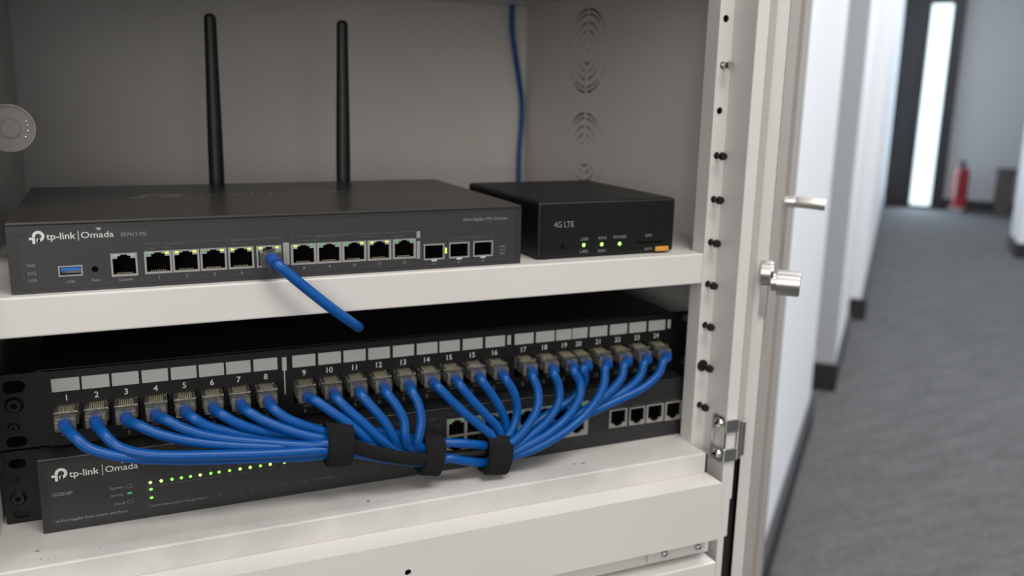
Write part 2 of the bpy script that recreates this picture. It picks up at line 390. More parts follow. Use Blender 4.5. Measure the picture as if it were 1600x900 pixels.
b.box(-26, -24.5, -42.4, -6, -203, -162); b.box(435.5, 437, -42.4, -6, -203, -162); mk('drawer_front', b, 'cab', cab)
b = B(); b.box(-26, 437, -12, -6, -203, -162); mk('drawer_lining', b, 'void', cab)
b = B(); b.box(-26, 440, -30, -6, -222, -204.5, 0.6); mk('drawer_rail', b, 'cab', cab)
b = B(); b.box(385, 434, -34, -30, -219, -207.5, 1.2); mk('rail_bracket', b, 'cab', cab)
for x, z in ((397.5, -212.5), (426.5, -213)):
    b = B(); b.cyl((x, -34, z), (x, -36.5, z), 2.6, 18); b.sphere((x, -36.3, z), 2.4, (1, 0.5, 1)); mk('bracket_screw', b, 'steel', cab)
b = B(); b.box(-26, 437, -44, -6, -420, -222.5, 1.0); mk('drawer_front', b, 'cab', cab)
b = B(); b.box(-26, 437, -44, -6, FL, -423, 1.0); mk('drawer_front', b, 'cab', cab)
# hinge
b = B()
def yz_plate(outer, holes, x0, x1):
    t = B(); t.prism(outer, holes, 0, 1); o = B(); o.v = [(x0+(x1-x0)*y, x, z) for x, y, z in t.v]; o.f = t.f; o.s = t.s; return o
pl = yz_plate(rrect(-31.5, -16.5, -152, -117, 3), [rrect(-30, -19, -141, -128.5, 1.5)], 445.3, 447.4)
b.add(pl.v, pl.f); b.cyl((458.3, -32.5, -149), (458.3, -32.5, -120), 2.0, 16); b.box(446, 458, -32.6, -31, -128.5, -118.5, 0.6); b.box(446, 458, -32.6, -31, -151, -141, 0.6)
b.box(459, 463.5, -33.0, -31.0, -148, -121, 0.8)
h = mk('hinge', b, 'chrome', cab)
for z in (-122.8, -146.5):
    b = B(); b.sphere((444.9, -24.5, z), 4.0, (0.5, 1, 1)); mk('hinge_screw', b, 'chrome', h)
    b = B(); b.cyl((442.9, -24.5, z), (442.6, -24.5, z), 1.4, 6); mk('screw_socket', b, 'void', h)
# folded-back door, hinged on the right post
th = math.radians(43.4); dv = Vector((math.sin(th), math.cos(th), 0)); nv = Vector((-math.cos(th), math.sin(th), 0))
P0 = Vector((473.5, -30, 0))
def dbox(b, t0, t1, n0, n1, z0, z1):
    vs = [P0 + dv*t + nv*n + Vector((0, 0, z)) for t in (t0, t1) for n in (n0, n1) for z in (z0, z1)]
    return b.add(vs, [(0,1,3,2), (4,6,7,5), (0,4,5,1), (2,3,7,6), (0,2,6,4), (1,5,7,3)])
b = B(); dbox(b, 0, 400, 0, 8, FL+30, 600)
dr = mk('cabinet_door', b, 'cab', cab)
b = B(); dbox(b, 2.5, 399, -0.8, 0, FL+32, 598); mk('door_shade_sheet', b, 'door_inner', dr)  # thin sheet added to carry the door face's painted shade
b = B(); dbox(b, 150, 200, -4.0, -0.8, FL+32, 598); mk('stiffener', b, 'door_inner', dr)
def dp(t, n, z): return P0 + dv*t + nv*n + Vector((0, 0, z))
lz = -19
b = B(); b.cyl(dp(2, 4, lz+7), dp(2, -2.5, lz+7), 9.5, 28); b.cyl(dp(3, -2, lz+9), dp(3, -4.5, lz+9), 6.5, 28); dbox(b, -2.0, 10, 3, -1.2, lz-24, lz+8)
lk = mk('lock_plate', b, 'steel', cab)
lk.parent = cab
b = B(); b.cyl(dp(5, -3, lz), dp(5, -7, lz), 6.5, 24); b.cyl(dp(5, -7, lz), dp(5, -22, lz), 9.2, 32); b.cyl(dp(5, -22, lz), dp(5, -22.6, lz), 8.4, 32)
mk('lock_barrel', b, 'steel', lk)
b = B(); b.cyl(dp(124, -2, 26), dp(124, -10, 26), 5.0, 20); mk('handle_boss', b, 'chrome', cab)
b = B(); b.tube([dp(124, -8, 26), dp(123, -12, 26), dp(122, -24, 25.6), dp(122, -34, 24.8)], 3.0, 12, 1.5, flat=(4.6, 1.8)); mk('handle_lever', b, 'steel', cab)
# round metal cap on an arm off the left side wall
cap = empty('metal_disc', (-20, 60, 84), 'round steel disc with a small hub, fixed to the left cabinet wall above the gateway', 'metal disc')
b = B(); t_ = B()
ty = 60
b.cyl((1.3, ty, 84.3), (1.3, ty+2.5, 84.3), 12.9, 48); mk('disc_plate', b, 'discmetal', cap)
b = B(); b.prism(circ(1.3, 84.3, 13.4, 48), [circ(1.3, 84.3, 12.5, 48)], ty-1.0, ty+2.6); mk('rim', b, 'steelrim', cap)
b = B(); b.prism(circ(1.6, 84.3, 5.6, 32), [circ(1.6, 84.3, 5.1, 32)], ty-0.7, ty); b.cyl((1.6, ty, 84.3), (1.6, ty-0.4, 84.3), 4.9, 32); mk('hub', b, 'discmetal', cap)
b = B()
for a in (-35, -12, 8, 22): b.sphere((1.3+9.2*math.cos(math.radians(a)), ty, 84.3+9.2*math.sin(math.radians(a))), 0.7, (1, 0.5, 1))
mk('rivets', b, 'steel', cap)
b = B(); b.box(-21, 1, ty+2.5, ty+5, 80, 88, 0.8); mk('bracket', b, 'cab', cap)
# screws standing in the rail
for i, z in enumerate(hz):
    if i in (0, 2): continue
    ws = ['uppermost screw in the right rail, silver and half turned in', '', 'black screw in the right rail above the 4G router', 'black screw in the right rail level with the 4G router lid',
          'black screw in the right rail level with the 4G router base', 'black screw in the right rail level with the shelf underside', 'black screw in the right rail level with the patch panel top',
          'black screw in the right rail with a second collar, above the switch', 'lowest black screw in the right rail, above the hinge']
    lab = {1: ws[0], 3: ws[2], 4: ws[3], 5: ws[4], 6: ws[5], 7: ws[6], 8: ws[7], 9: ws[8]}[i]
    t = empty('rail_screw', (441.3, -5, z), lab, 'screw', 'screws in the right mounting rail')
    m = 'steel' if i == 1 else 'screw'; L = 9 if i != 8 else 11
    b = B(); b.cyl((441.3, 4, z), (441.3, -5-L+2, z), 1.25, 14); b.cyl((441.3, -5.1, z), (441.3, -5.9, z), 2.0 if i != 8 else 4.4, 18); mk('shank', b, m, t)
    b = B(); b.cyl((441.3, -5-L+2.6, z), (441.3, -5-L, z), 3.0, 22, 2.5); mk('screw_head', b, m, t)

# ================================================================== SHELF
b = B(); b.box(X0+0.4, 435.6, -6.1, 16, -22, 0, 1.1, 3); b.box(X0+0.4, X1-0.4, 14.9, YB-1, -22, 0)
mk('middle_shelf', b, 'cab', None, 'white steel shelf carrying the grey gateway and the 4G router', 'shelf')

# ================================================================== GATEWAY
GW, GD, GH = 294.4, 174.0, 38.5
gw = empty('network_gateway', (147, 87, 0), 'dark grey gateway with two black antennas and a row of ports, on the middle shelf', 'network gateway')
def rj_open(cx, z0, w, h):   # opening outline: wide body, stepped latch notch on top
    a = w/2
    return [(cx-a, z0), (cx+a, z0), (cx+a, z0+h*0.80), (cx+a*0.58, z0+h*0.80), (cx+a*0.58, z0+h*0.93), (cx+a*0.30, z0+h*0.93), (cx+a*0.30, z0+h),
            (cx-a*0.30, z0+h), (cx-a*0.30, z0+h*0.93), (cx-a*0.58, z0+h*0.93), (cx-a*0.58, z0+h*0.80), (cx-a, z0+h*0.80)]
gp = [(55.6, 6.9, 13.4, 12.9)] + [(x, 7.3, 14.2, 12.8) for x in (73.0, 87.6, 102.4, 117.5, 133.2)] + [(x, 7.6, 14.9, 12.6) for x in (153.2, 168.4, 183.6, 199.2, 215.0)]
sf = [(234.3, 5.9, 13.8, 10.2), (251.1, 6.1, 13.8, 10.2), (267.4, 6.2, 13.8, 10.2)]
bb = B()   # shell open at the front
for bx in ((0, 1.2, 0.6, GD, 0, GH-1.2), (GW-1.2, GW, 0.6, GD, 0, GH-1.2), (1.2, GW-1.2, GD-1.2, GD, 0, GH-1.2), (1.2, GW-1.2, 0.6, GD-1.2, 0, 1.2)): bb.box(*bx)
mk('body', bb, 'gray_dev', gw)
b = B(); b.box(0, GW, 0, GD, GH-2.2, GH, 0.9, 3); mk('lid', b, 'gray_top', gw)
holes = [rect(x-w/2+.25, x+w/2-.25, z+.25, z+h-.25) for x, z, w, h in gp+sf] + [rect(23.3, 34.5, 8.9, 14.1), circ(40.9, 11.6, 1.7, 18)]
b = B(); b.prism(rect(0.2, GW-0.2, 0.1, GH-2.0), holes, 0, 1.2); mk('front_plate', b, 'gray_dev', gw)
holes = [rect(x-w/2-.05, x+w/2+.05, z-.05, z+h+.05) for x, z, w, h in gp+sf] + [rect(23.1, 34.7, 8.7, 14.3), circ(40.9, 11.6, 1.7, 18)]
b = B(); b.prism(rrect(5.6, GW-5.0, 2.6, 34.6, 1.5), holes, -0.25, 0.0); mk('face_film', b, 'gray_face', gw)
names_g = ['console port with unlit lamps'] + [None]*10
led = [('led_off', 'led_off'), ('led_green', 'led_yellow'), ('led_yellow', 'led_yellow'), ('led_green', 'led_yellow'), ('led_yellow', 'led_yellow'), ('led_yellow', 'led_yellow'),
       ('led_yellow', 'led_green'), ('led_green', 'led_green'), ('led_green', 'led_yellow'), ('led_yellow', 'led_yellow'), ('led_green', 'led_green')]
def rj_port(parent, cx, z0, w, h, y, depth=11, leds=None, shell='silver', down=False, yl=None, org=None):
    ow = min(w-1.9, 12.2)
    out = rj_open(cx, z0+1.1, ow, h-1.9)
    if down: out = [(x, 2*z0+h-z) for x, z in out]
    b = B(); b.prism(rect(cx-w/2, cx+w/2, z0, z0+h), [out], y-0.35, y+0.9)
    p = mk('ethernet_port', b, shell, parent)
    b = B(); x0, x1, za, zb = cx-ow/2-.1, cx+ow/2+.1, z0+.8, z0+h-.6
    b.box(x0, x1, y+depth, y+depth+.5, za, zb); b.box(x0-.4, x0, y+.9, y+depth, za, zb); b.box(x1, x1+.4, y+.9, y+depth, za, zb)
    b.box(x0, x1, y+.9, y+depth, za-.4, za); b.box(x0, x1, y+.9, y+depth, zb, zb+.4)
    c = mk('port_cavity', b, 'void', p)
    b = B()
    for k in range(8):
        xx = cx-3.6+k*1.03; zz = z0+1.25 if not down else z0+h-1.7
        b.box(xx-.2, xx+.2, y+1.6, y+3.2, zz, zz+.3)
    mk('contact_pins', b, 'gold', p)
    if leds:
        for sx, m in zip((-1, 1), leds):
            xx = cx+sx*(ow/2-1.45); zz = z0+h-2.35 if not down else z0+.7
            b = B(); b.box(xx-1.1, xx+1.1, y-.5, y+.6, zz+.35, zz+1.6, 0.3); mk('port_lamp', b, m, p)
    return p
ORG_fix = []
for (x, z, w, h), l in zip(gp, led): rj_port(gw, x, z, w, h, 0, leds=l)
for (x, z, w, h) in sf:
    b = B(); b.prism(rect(x-w/2, x+w/2, z, z+h), [rect(x-w/2+.9, x+w/2-.9, z+.9, z+h-.9)], -0.8, 0.9)
    p = mk('module_slot', b, 'silver', gw)
    b = B(); b.box(x-6.4, x+6.4, 12, 12.4, z, z+h); b.box(x-6.4, x-6.1, .9, 12, z, z+h); b.box(x+6.1, x+6.4, .9, 12, z, z+h); b.box(x-6.1, x+6.1, .9, 12, z, z+.4); b.box(x-6.1, x+6.1, .9, 12, z+h-.4, z+h)
    mk('slot_cavity', b, 'void', p)
    b = B(); b.box(x-1.8, x+1.8, -1.0, -.2, z-0.9, z+.35); mk('latch_tongue', b, 'label', p)
b = B(); b.box(241.6, 243.0, -.6, .2, 9.4, 13.2, .3); mk('slot_lamp', b, 'led_yellow', gw)
b = B(); b.prism(rect(23.0, 34.8, 8.6, 14.4), [rect(23.7, 34.1, 9.3, 13.7)], -.4, .8); b.box(23.3, 34.5, 6, 6.4, 9, 14)
us = mk('usb_port', b, 'silver', gw)
b = B(); b.box(24.3, 33.6, -.1, 6, 11.6, 13.3); mk('port_tongue', b, 'usb', us)
b = B(); b.cyl((40.9, 1.0, 11.6), (40.9, 1.3, 11.6), 1.9, 18); mk('reset_hole', b, 'void', gw)
b = B(); b.box(141.3, 144.9, -.5, .1, 8.0, 21.2, .2); b.box(222.9, 225.3, -.5, .1, 7.0, 18.2, .2); b.box(222.9, 225.3, -.5, .1, 20.0, 24.4, .2)
mk('divider_strip', b, 'silver', gw)
b = B(); b.cyl((7.9, .2, 33.0), (7.9, -.6, 33.0), 1.9, 20); mk('face_screw', b, 'gray_top', gw)
def tp_logo(b, cx, cz, s, y):   # ring with a stem and a small T at its lower left
    R, r = 3.55*s, 1.75*s; ox, oz = cx+1.0*s, cz+0.6*s
    pts = [(ox+R*math.cos(math.radians(a)), oz+R*math.sin(math.radians(a))) for a in range(-100, 181, 14)]
    pts += [(ox-R, oz-0.4*s), (ox-r, oz-0.4*s)]
    pts += [(ox+r*math.cos(math.radians(a)), oz+r*math.sin(math.radians(a))) for a in range(180, -101, -14)]
    b.prism(pts, [], y-.1, y)
    b.box(ox-1.1*s, ox+.9*s, y-.1, y, oz-R, oz-R*0.42)
    b.box(cx-4.4*s, cx-1.0*s, y-.1, y, cz-1.6*s, cz-0.1*s); b.box(cx-2.6*s, cx-1.0*s, y-.1, y, cz-4.2*s, cz-1.6*s)
y = -.28
b = B(); tp_logo(b, 14.3, 30.4, .82, y); b.text('tp-link', 18.8, 28.9, y, 3.5, 14.0, bold=.008); b.box(33.9, 34.25, y-.05, y, 27.8, 33.0)
b.text('Omada', 35.4, 29.0, y, 3.3, 16.0)
for k, (wd, zz) in enumerate(((2.6, 33.9), (1.5, 33.1))): b.box(44.2-wd/2, 44.2+wd/2, y-.05, y, zz, zz+.35)
mk_print('printed_logo', b, 'print', gw, 'printed_emblem')
b = B(); b.text('ER7412-M2', 55.0, 29.0, y, 2.1, 12.8); b.text('Multi-Gigabit VPN Gateway', 254.0, 29.6, y, 2.0, 30.0)
b.text('USB', 28.6, 4.9, y, 1.5, 3.8, 'CENTER'); b.text('Reset', 41.1, 5.1, y, 1.5, 4.2, 'CENTER'); b.text('Console', 55.8, 4.3, y, 1.6, 7.0, 'CENTER')
for k, (t, z) in enumerate((('PWR', 14.6), ('SYS', 10.4), ('USB', 6.6))): b.text(t, 10.5, z, y, 1.5, 4, 'CENTER')
for k in range(5): b.text(str(k+1 if k < 3 else k+3), gp[k+1][0], 4.3, y, 1.9, None, 'CENTER')
for k in range(5): b.text(str(k+8) if k < 2 else str(k+8), gp[k+6][0], 4.6, y, 1.9, None, 'CENTER')
for k, t in enumerate(('11', '12', '13')): b.text(t, sf[k][0], 2.7, y, 1.7, None, 'CENTER')
b.text('LINK', 281, 11.6, y, 1.2, 4, 'CENTER'); b.text('ACT', 281, 6.8, y, 1.4, 4, 'CENTER'); b.text('1G/2.5G', 281, 9.3, y, 1.0, 4, 'CENTER')
mk_print('printed_text', b, 'print_dim', gw)
b = B(); b.text('2.5G WAN/LAN', 77.0, 23.3, y, 1.2, 9); b.text('1.0Gbps', 67.5, 21.2, y, 1.0, 4.5); b.text('2.5Gbps', 75.5, 21.2, y, 1.0, 6)
b.text('Gigabit WAN/LAN', 112, 23.7, y, 1.1, 16); b.text('1000 Mbps', 112, 21.5, y, .9, 9)
b.text('Gigabit WAN/LAN', 160, 23.7, y, 1.3, 14); b.text('10 100 1000', 150, 21.4, y, .9, 12); b.text('100 Mbps', 186, 22.4, y, .9, 9); b.text('Link/Act', 207, 21.4, y, .9, 8)
b.text('SFP WAN/LAN', 262, 18.4, y, 1.2, 11, 'CENTER'); b.text('1G', 234.3, 17.0, y, .8, 3, 'CENTER'); b.text('1000 Mbps', 251, 17.0, y, .8, 8, 'CENTER')
for x0, x1, z in ((66, 76, 24.2), (87.5, 94.4, 24.2), (95.6, 111, 24.4), (129, 140.6, 24.4), (146.3, 158.6, 24.4), (175, 221.6, 24.4), (246, 256, 19.0), (268, 274, 19.0)): b.box(x0, x1, y-.03, y, z, z+.22)
for x in (66, 94.2, 95.6, 140.4, 146.3, 221.4, 246, 273.8): b.box(x, x+.2, y-.03, y, (24.2 if x < 240 else 19)-1.6, (24.2 if x < 240 else 19))
mk_print('printed_legend', b, 'print_faint', gw)
b = B(); y2 = GH+.02
b.text('tp-link | Omada', 104, 100, y2, 9, 100, horiz=True)
pts = [(80+14*math.cos(math.radians(a)), 104+10*math.sin(math.radians(a))) for a in range(-90, 181, 15)] + [(80+7*math.cos(math.radians(a)), 104+5*math.sin(math.radians(a))) for a in range(180, -91, -15)]
b.add([(x, yy, y2) for x, yy in pts], [tuple(range(len(pts)))])
b.box(62, 72, 96, 101, y2-.02, y2)
mk_print('lid_lettering', b, 'lid_print', gw, 'lid_emblem', recalc=False)
for k, (xt, xb) in enumerate(((125.5, 124.6), (223.4, 222.0))):
    b = B(); b.tube([(xb, 189, 30), (xb, 189, 48), ((xt+xb)/2, 189, 100), (xt, 189, 158.5)], [5.6, 5.6, 5.4, 5.0, 4.6, 4.3], 22, 3)
    b.sphere((xt, 189, 158.3), 4.3, (1, 1, .75))
    a = mk('antenna', b, 'antenna', gw)
    b = B(); b.cyl((xb, 173, 26), (xb, 189, 26), 4.6, 20); b.cyl((xb, 189, 20), (xb, 189, 34), 6.2, 22); mk('antenna_joint', b, 'antenna', a)

# ================================================================== 4G ROUTER
rt = empty('lte_router', (362, 70, 0), 'small black 4G router with three green lamps at the right end of the middle shelf', 'router')
RX, RW = 308.8, 416.4; RY0, RY1, RH = 5.2, 134.0, 39.2
b = B(); b.box(RX, RW, RY0, RY1, 1.2, RH-.3, 1.7, 4); b.box(RX+5, RW-5, RY0+6, RY1-6, 0, 2); mk('body', b, 'router', rt)
b = B(); b.box(RX+1.6, RW-1.6, RY0+1.6, RY1-1.6, RH-2.0, RH, .25, 2); mk('lid', b, 'router', rt)
b = B(); b.prism(rrect(RX+3.2, RW-2.2, 3.6, RH-2.6, 1.6), [circ(327.2, 8.6, 1.7, 18), rect(386.2, 407.0, 7.6, 8.9)], RY0-.35, RY0+.05); mk('front_panel', b, 'router', rt)
b = B(); b.cyl((327.2, RY0+.2, 8.6), (327.2, RY0-.02, 8.6), 1.8, 18); b.box(386, 407.2, RY0-.1, RY0+.2, 7.5, 9.0); mk('slot', b, 'void', rt)
for x, z in ((343.7, 8.9), (357.7, 8.7), (371.9, 8.4)):
    b = B(); b.sphere((x, RY0-.35, z), 1.25, (1, .5, 1)); mk('status_lamp', b, 'led_hot', rt)
b = B(); b.box(401.0, 411.8, RY0-1.6, RY0+.2, 1.7, 5.0, .4); mk('sim_tray', b, 'orange', rt)
y = RY0-.38
b = B(); b.text('4G LTE', 320.5, 21.8, y, 4.0, 15.0); b.text('LAN', 344, 12.0, y, 2.3, 5.6, 'CENTER'); b.text('LAN', 344, 3.4, y, 2.3, 5.6, 'CENTER')
b.text('WAN', 357.8, 12.2, y, 2.1, 6.6, 'CENTER'); b.text('WAN', 357.7, 3.3, y, 2.1, 6.4, 'CENTER'); b.text('POWER', 372, 12.2, y, 2.1, 10.6, 'CENTER'); b.text('SIM', 395, 12.3, y, 2.0, 5.2, 'CENTER')
b.text('SIM', 395.2, 2.8, y, 1.8, 5.4, 'CENTER'); mk_print('printed_text', b, 'print_dim', rt)

# ================================================================== PATCH PANEL
PORT_X = [19.4, 35.3, 51.4, 67.8, 84.2, 100.3, 116.3, 132.8, 156.9, 173.5, 190.0, 206.5, 223.3, 240.0, 256.2, 273.2, 290.1, 312.4, 329.1, 345.1, 356.7, 372.8, 389.7, 406.4, 423.4]
pn = empty('patch_bay', (223, 90, -99), 'black 24-port patch panel with white label windows above its numbered ports', 'patch panel')
PT, U_ = -52.7, 46.0
PL, PR = -18.0, 464.4
ears = [rrect(-13, -1.5, -64.5, -57, 3.4), rrect(-14, -3.0, -97.2, -90.6, 3.2), rrect(448.5, 460.5, -61.5, -56.2, 1.2), rrect(449, 459, -96.5, -90, 3.2)]
ph = [rect(x-6.9, x+6.9, -89.6, -73.6) for x in PORT_X if abs(x-356.7) > 1 and abs(x-345.1) > 1] + [rect(338.2, 363.6, -89.6, -73.6)]
b = B(); b.prism(rrect(PL, PR, PT-U_+.4, PT-.4, 2), ears+[rect(9.5, 435.5, -97.5, -55)], 33.6, 35.6); mk('ear_plate', b, 'black', pn)
b = B(); b.prism(rect(8.6, 436.5, -98.3, -53.6), ph, 31, 33.4); b.box(8.6, 436.5, 31.5, 35.6, -54.4, -53.0, .4); mk('faceplate', b, 'black_strip', pn)
b = B(); b.box(4, 440, 35.6, 50, PT-1.6, PT, .6); b.box(4, 440, 50, 190, PT-1.6, PT-.2); b.box(4, 5.2, 36, 190, -98, PT-1.6); b.box(438.8, 440, 36, 190, -98, PT-1.6); b.box(5, 439, 188, 190, -98, PT-1.6); b.box(5, 439, 60, 188, -98, -96.5)
mk('housing', b, 'black', pn)
b = B(); b.box(5.2, 438.8, 50, 52, -96, PT-1.7); mk('circuit_board', b, 'void', pn)
xs_ = PORT_X
for i, x in enumerate(xs_):
    wl = 7.55; x0, x1 = x-wl, x+wl
    if i == 19: x1 = x+5.2
    if i == 20: x0, x1 = x-5.9, x+6.9
    b = B(); b.prism(rrect(x0+.3, x1-.1, -65.2, -57.3, .3, 2), [], 30.4, 31.0); mk('label_window', b, 'label', pn)
b = B()
for x0, x1, z0, z1 in ((143.2, 146.0, -66.6, -57.8), (299.5, 302.3, -64.6, -57.8), (433.2, 435.8, -64.6, -57.8)): b.box(x0, x1, 30.6, 31.0, z0, z1)
b.box(144.2, 144.9, 30.7, 31.0, -82.5, -66.6)
mk('group_marker', b, 'label', pn)
num = ['1','2','3','4','5','6','7','8','9','10','11','12','13','14','15','15','16','17','18','19','20','21','22','23','24']
b = B()
for x, n in zip(xs_, num): b.text(n, x, -71.1, 30.85, 3.6, None, 'CENTER', .01)
mk_print('port_number', b, 'print', pn)
b = B()
for x, n in zip(xs_, ['0','','5','0','0','0','0','0','6','0','0','6','5','8','0','5','0','8','0','12','','13','17','18','20']): b.text(n, x, -96.4, 30.85, 2.6, None, 'CENTER')
mk_print('punched_number', b, 'print_dim', pn)
def head_screw(name, x, y, z, r, m, parent):
    b = B(); b.cyl((x, y, z), (x, y-2.2, z), r, 26, r*.72); h = mk(name, b, m, parent)
    b = B(); b.cyl((x, y-2.15, z), (x, y-2.3, z), r*.38, 6); mk('screw_socket', b, 'void', h)
for x, z, r in ((-8.0, -71.5, 5.0), (-9.4, -85.0, 3.2), (452, -74.5, 2.6), (452, -84, 2.2)): head_screw('ear_screw', x, 33.6, z, r, 'black', pn)

# ================================================================== RACK SWITCH
sw = empty('network_switch', (223, 90, -144.7), 'dark grey rack switch with green lamps, lying on the bottom shelf under the patch panel', 'network switch')
SY, SX0, SX1, SZ0, SZ1 = 13.9, 2.3, 442.4, -144.7, -99.4
b = B()
for bx in ((SX0, SX0+1.2, SY+1.2, 180, SZ0, SZ1-1.2), (SX1-1.2, SX1, SY+1.2, 180, SZ0, SZ1-1.2), (SX0+1.2, SX1-1.2, SY+1.2, 178, SZ0, SZ0+1.2), (SX0+1.2, SX1-1.2, 178, 180, SZ0, SZ1-1.2)): b.box(*bx)
mk('body', b, 'sw_dev', sw)
b = B(); b.box(SX0, SX1, SY, 180, SZ1-1.6, SZ1, .7, 3); mk('lid', b, 'sw_dev', sw)
blk = (248.4, 357.6, -133.6, -107.6)
sp = [(383.0, -131.6, 15.2, 14.2), (399.4, -131.8, 13.6, 14.0), (415.0, -132.0, 15.2, 14.4), (431.6, -132.3, 15.2, 14.8)]
holes = [rect(blk[0]+.3, blk[1]-.3, blk[2]+.3, blk[3]-.3)] + [rect(x-w/2+.25, x+w/2-.25, z+.25, z+h-.25) for x, z, w, h in sp]
b = B(); b.prism(rect(SX0+.1, SX1-.1, SZ0, SZ1-1.5), holes, SY, SY+1.2); mk('front_plate', b, 'sw_dev', sw)
b = B(); b.prism(rrect(6.6, 239, -141.4, -103.2, 1.5), [], SY-.25, SY); mk('face_film', b, 'sw_face', sw)
b = B(); b.prism(rect(*blk[:2], *blk[2:]), [rj_open(255.6+13.3*k, -119.6, 11.2, 10.6) for k in range(8)] + [[(x, -240.6-z) for x, z in rj_open(255.6+13.3*k, -119.6, 11.2, 10.6)][::-1] for k in range(8)], SY-.5, SY+.9)
pb = mk('port_block', b, 'silver', sw)
b = B(); b.box(blk[0]+.6, blk[1]-.6, SY+9, SY+9.6, blk[2]+.6, blk[3]-.6); b.box(blk[0]+.6, blk[1]-.6, SY+.9, SY+9, -121.0, -119.8)
for k in range(9): x = 255.6-6.65+13.3*k; b.box(x-.5, x+.5, SY+.9, SY+9, blk[2]+.6, blk[3]-.6)
mk('port_cavity', b, 'void', pb)
for k in range(8):
    for sx in (-1, 1):
        b = B(); b.box(255.6+13.3*k+sx*4.4-1.1, 255.6+13.3*k+sx*4.4+1.1, SY-.7, SY+.4, -109.6, -108.2, .2); mk('port_lamp', b, 'led_green', pb)
for i, (x, z, w, h) in enumerate(sp): rj_port(sw, x, z, w, h, SY, down=True, shell='silver')
y = SY-.28
b = B(); tp_logo(b, 13.2, -109.4, .92, y); b.text('tp-link', 18.2, -111.9, y, 4.0, 15.6, bold=.008); b.box(35.5, 35.85, y-.05, y, -113.4, -106.8)
b.text('Omada', 37.2, -111.9, y, 3.8, 17.6)
for k, (wd, zz) in enumerate(((2.8, -106.4), (1.6, -107.3))): b.box(46.8-wd/2, 46.8+wd/2, y-.05, y, zz, zz+.4)
mk_print('printed_logo', b, 'print', sw, 'printed_emblem')
b = B(); b.text('SG2018P', 8.9, -122.4, y, 2.0, 10.2); b.text('16-Port Gigabit Smart Switch with Ports', 9.2, -138.8, y, 1.7, 38)
b.text('System', 38.6, -123.3, y, 1.7, 7.4); b.text('Security', 39.0, -127.8, y, 1.6, 6.8); b.text('Cloud', 40.2, -133.4, y, 1.6, 5.9)
b.text('16 Port Ethernet/Smart Managed Power', 60.4, -137.9, y, 1.3, 32); b.text('Omada PoE+', 57.5, -110.6, y, 1.5, 10)
mk_print('printed_text', b, 'print_dim', sw)
b = B(); b.prism(rrect(47.2, 50.9, -123.8, -121.3, 1), [rrect(47.6, 50.5, -123.4, -121.7, .8)], y-.05, y)
b.prism(rrect(47.4, 51.2, -133.6, -131.4, .9), [rrect(47.8, 50.8, -133.2, -131.8, .7)], y-.05, y)
LX = [60.9, 67.0, 73.0, 78.4, 83.6, 89.2, 95.4, 100.2, 106.4, 112.7, 118.8, 125.0, 131.0, 139.8, 146.0, 152.2, 158.4]
for k, x in enumerate(LX):
    b.text(str(k+1), x, -119.3, y, 1.2, None, 'CENTER'); b.text(('1', '2', '3')[k % 3]+str(k), x, -125.3, y, .9, None, 'CENTER')
    if k > 5: b.text(str(k+3), x, -137.4, y, 1.4, None, 'CENTER')
for k, x in enumerate((167, 174, 181, 190, 200)): b.text(str(k+20), x, -137.0, y, 1.3, None, 'CENTER')
b.text('1000Mbps', 160, -137.0, y, 1.0, 12); b.text('Link/Act', 205, -106.4, y, 1.2, 12); b.text('PoE', 236, -106.4, y, 1.2, 5)
b.box(59.4, 118, y-.03, y, -124.6, -124.4); b.box(59.0, 59.2, y-.03, y, -137, -121)
for k in range(6): b.text(str(k*2+1), 282+13.3*k, -138.6, y+.25, 1.6, None, 'CENTER'); b.text(str(k*2+2), 282+13.3*k, -105.6, y+.25, 1.2, None, 'CENTER')
for k, (x, z, w, h) in enumerate(sp): b.text(str(17+k), x, -136.2, y+.25, 1.6, None, 'CENTER'); b.text('1000Mbps', x, -116.6, y+.25, 1.0, 10, 'CENTER')
b.text('SFP', 242.2, -111.5, y, 1.3, 3, 'CENTER'); b.text('17', 242.2, -114.5, y, 1.3, 3, 'CENTER')
mk_print('printed_legend', b, 'print_faint', sw)
for k, x in enumerate(LX):
    b = B(); b.sphere((x, SY-.3, -122.2+.05*k), .92, (1, .5, 1)); mk('link_lamp', b, 'led_hot' if k in (0, 1, 5, 9, 10, 12, 13, 14, 15, 16) else 'led', sw)
for z, m in ((-126.6, 'led'), (-132.0, 'led')):
    b = B(); b.sphere((61.0, SY-.3, z), .95, (1.1, .5, .8)); mk('link_lamp', b, m, sw)
b = B(); b.box(48.0, 50.6, SY-.5, SY, -127.6, -126.4, .3); mk('status_lamp', b, 'led_green', sw)
be = B(); be.prism(rrect(PL, SX0-.2, SZ0+.3, -99.6, 2), [rrect(-14, -5, -110.4, -104.4, 2.8), rrect(-14.4, -5.4, -141.4, -135.2, 2.8)], 33.6, 35.6); mk('rack_ear', be, 'black', sw)
be = B(); be.prism(rrect(SX1+.2, PR-7, SZ0+.3, -99.6, 2), [], 33.6, 35.6); mk('rack_ear', be, 'black', sw)
head_screw('ear_screw', -10.8, 33.6, -128.6, 4.4, 'screw', sw); head_screw('ear_screw', -10.6, 33.6, -117.5, 1.4, 'black', sw)

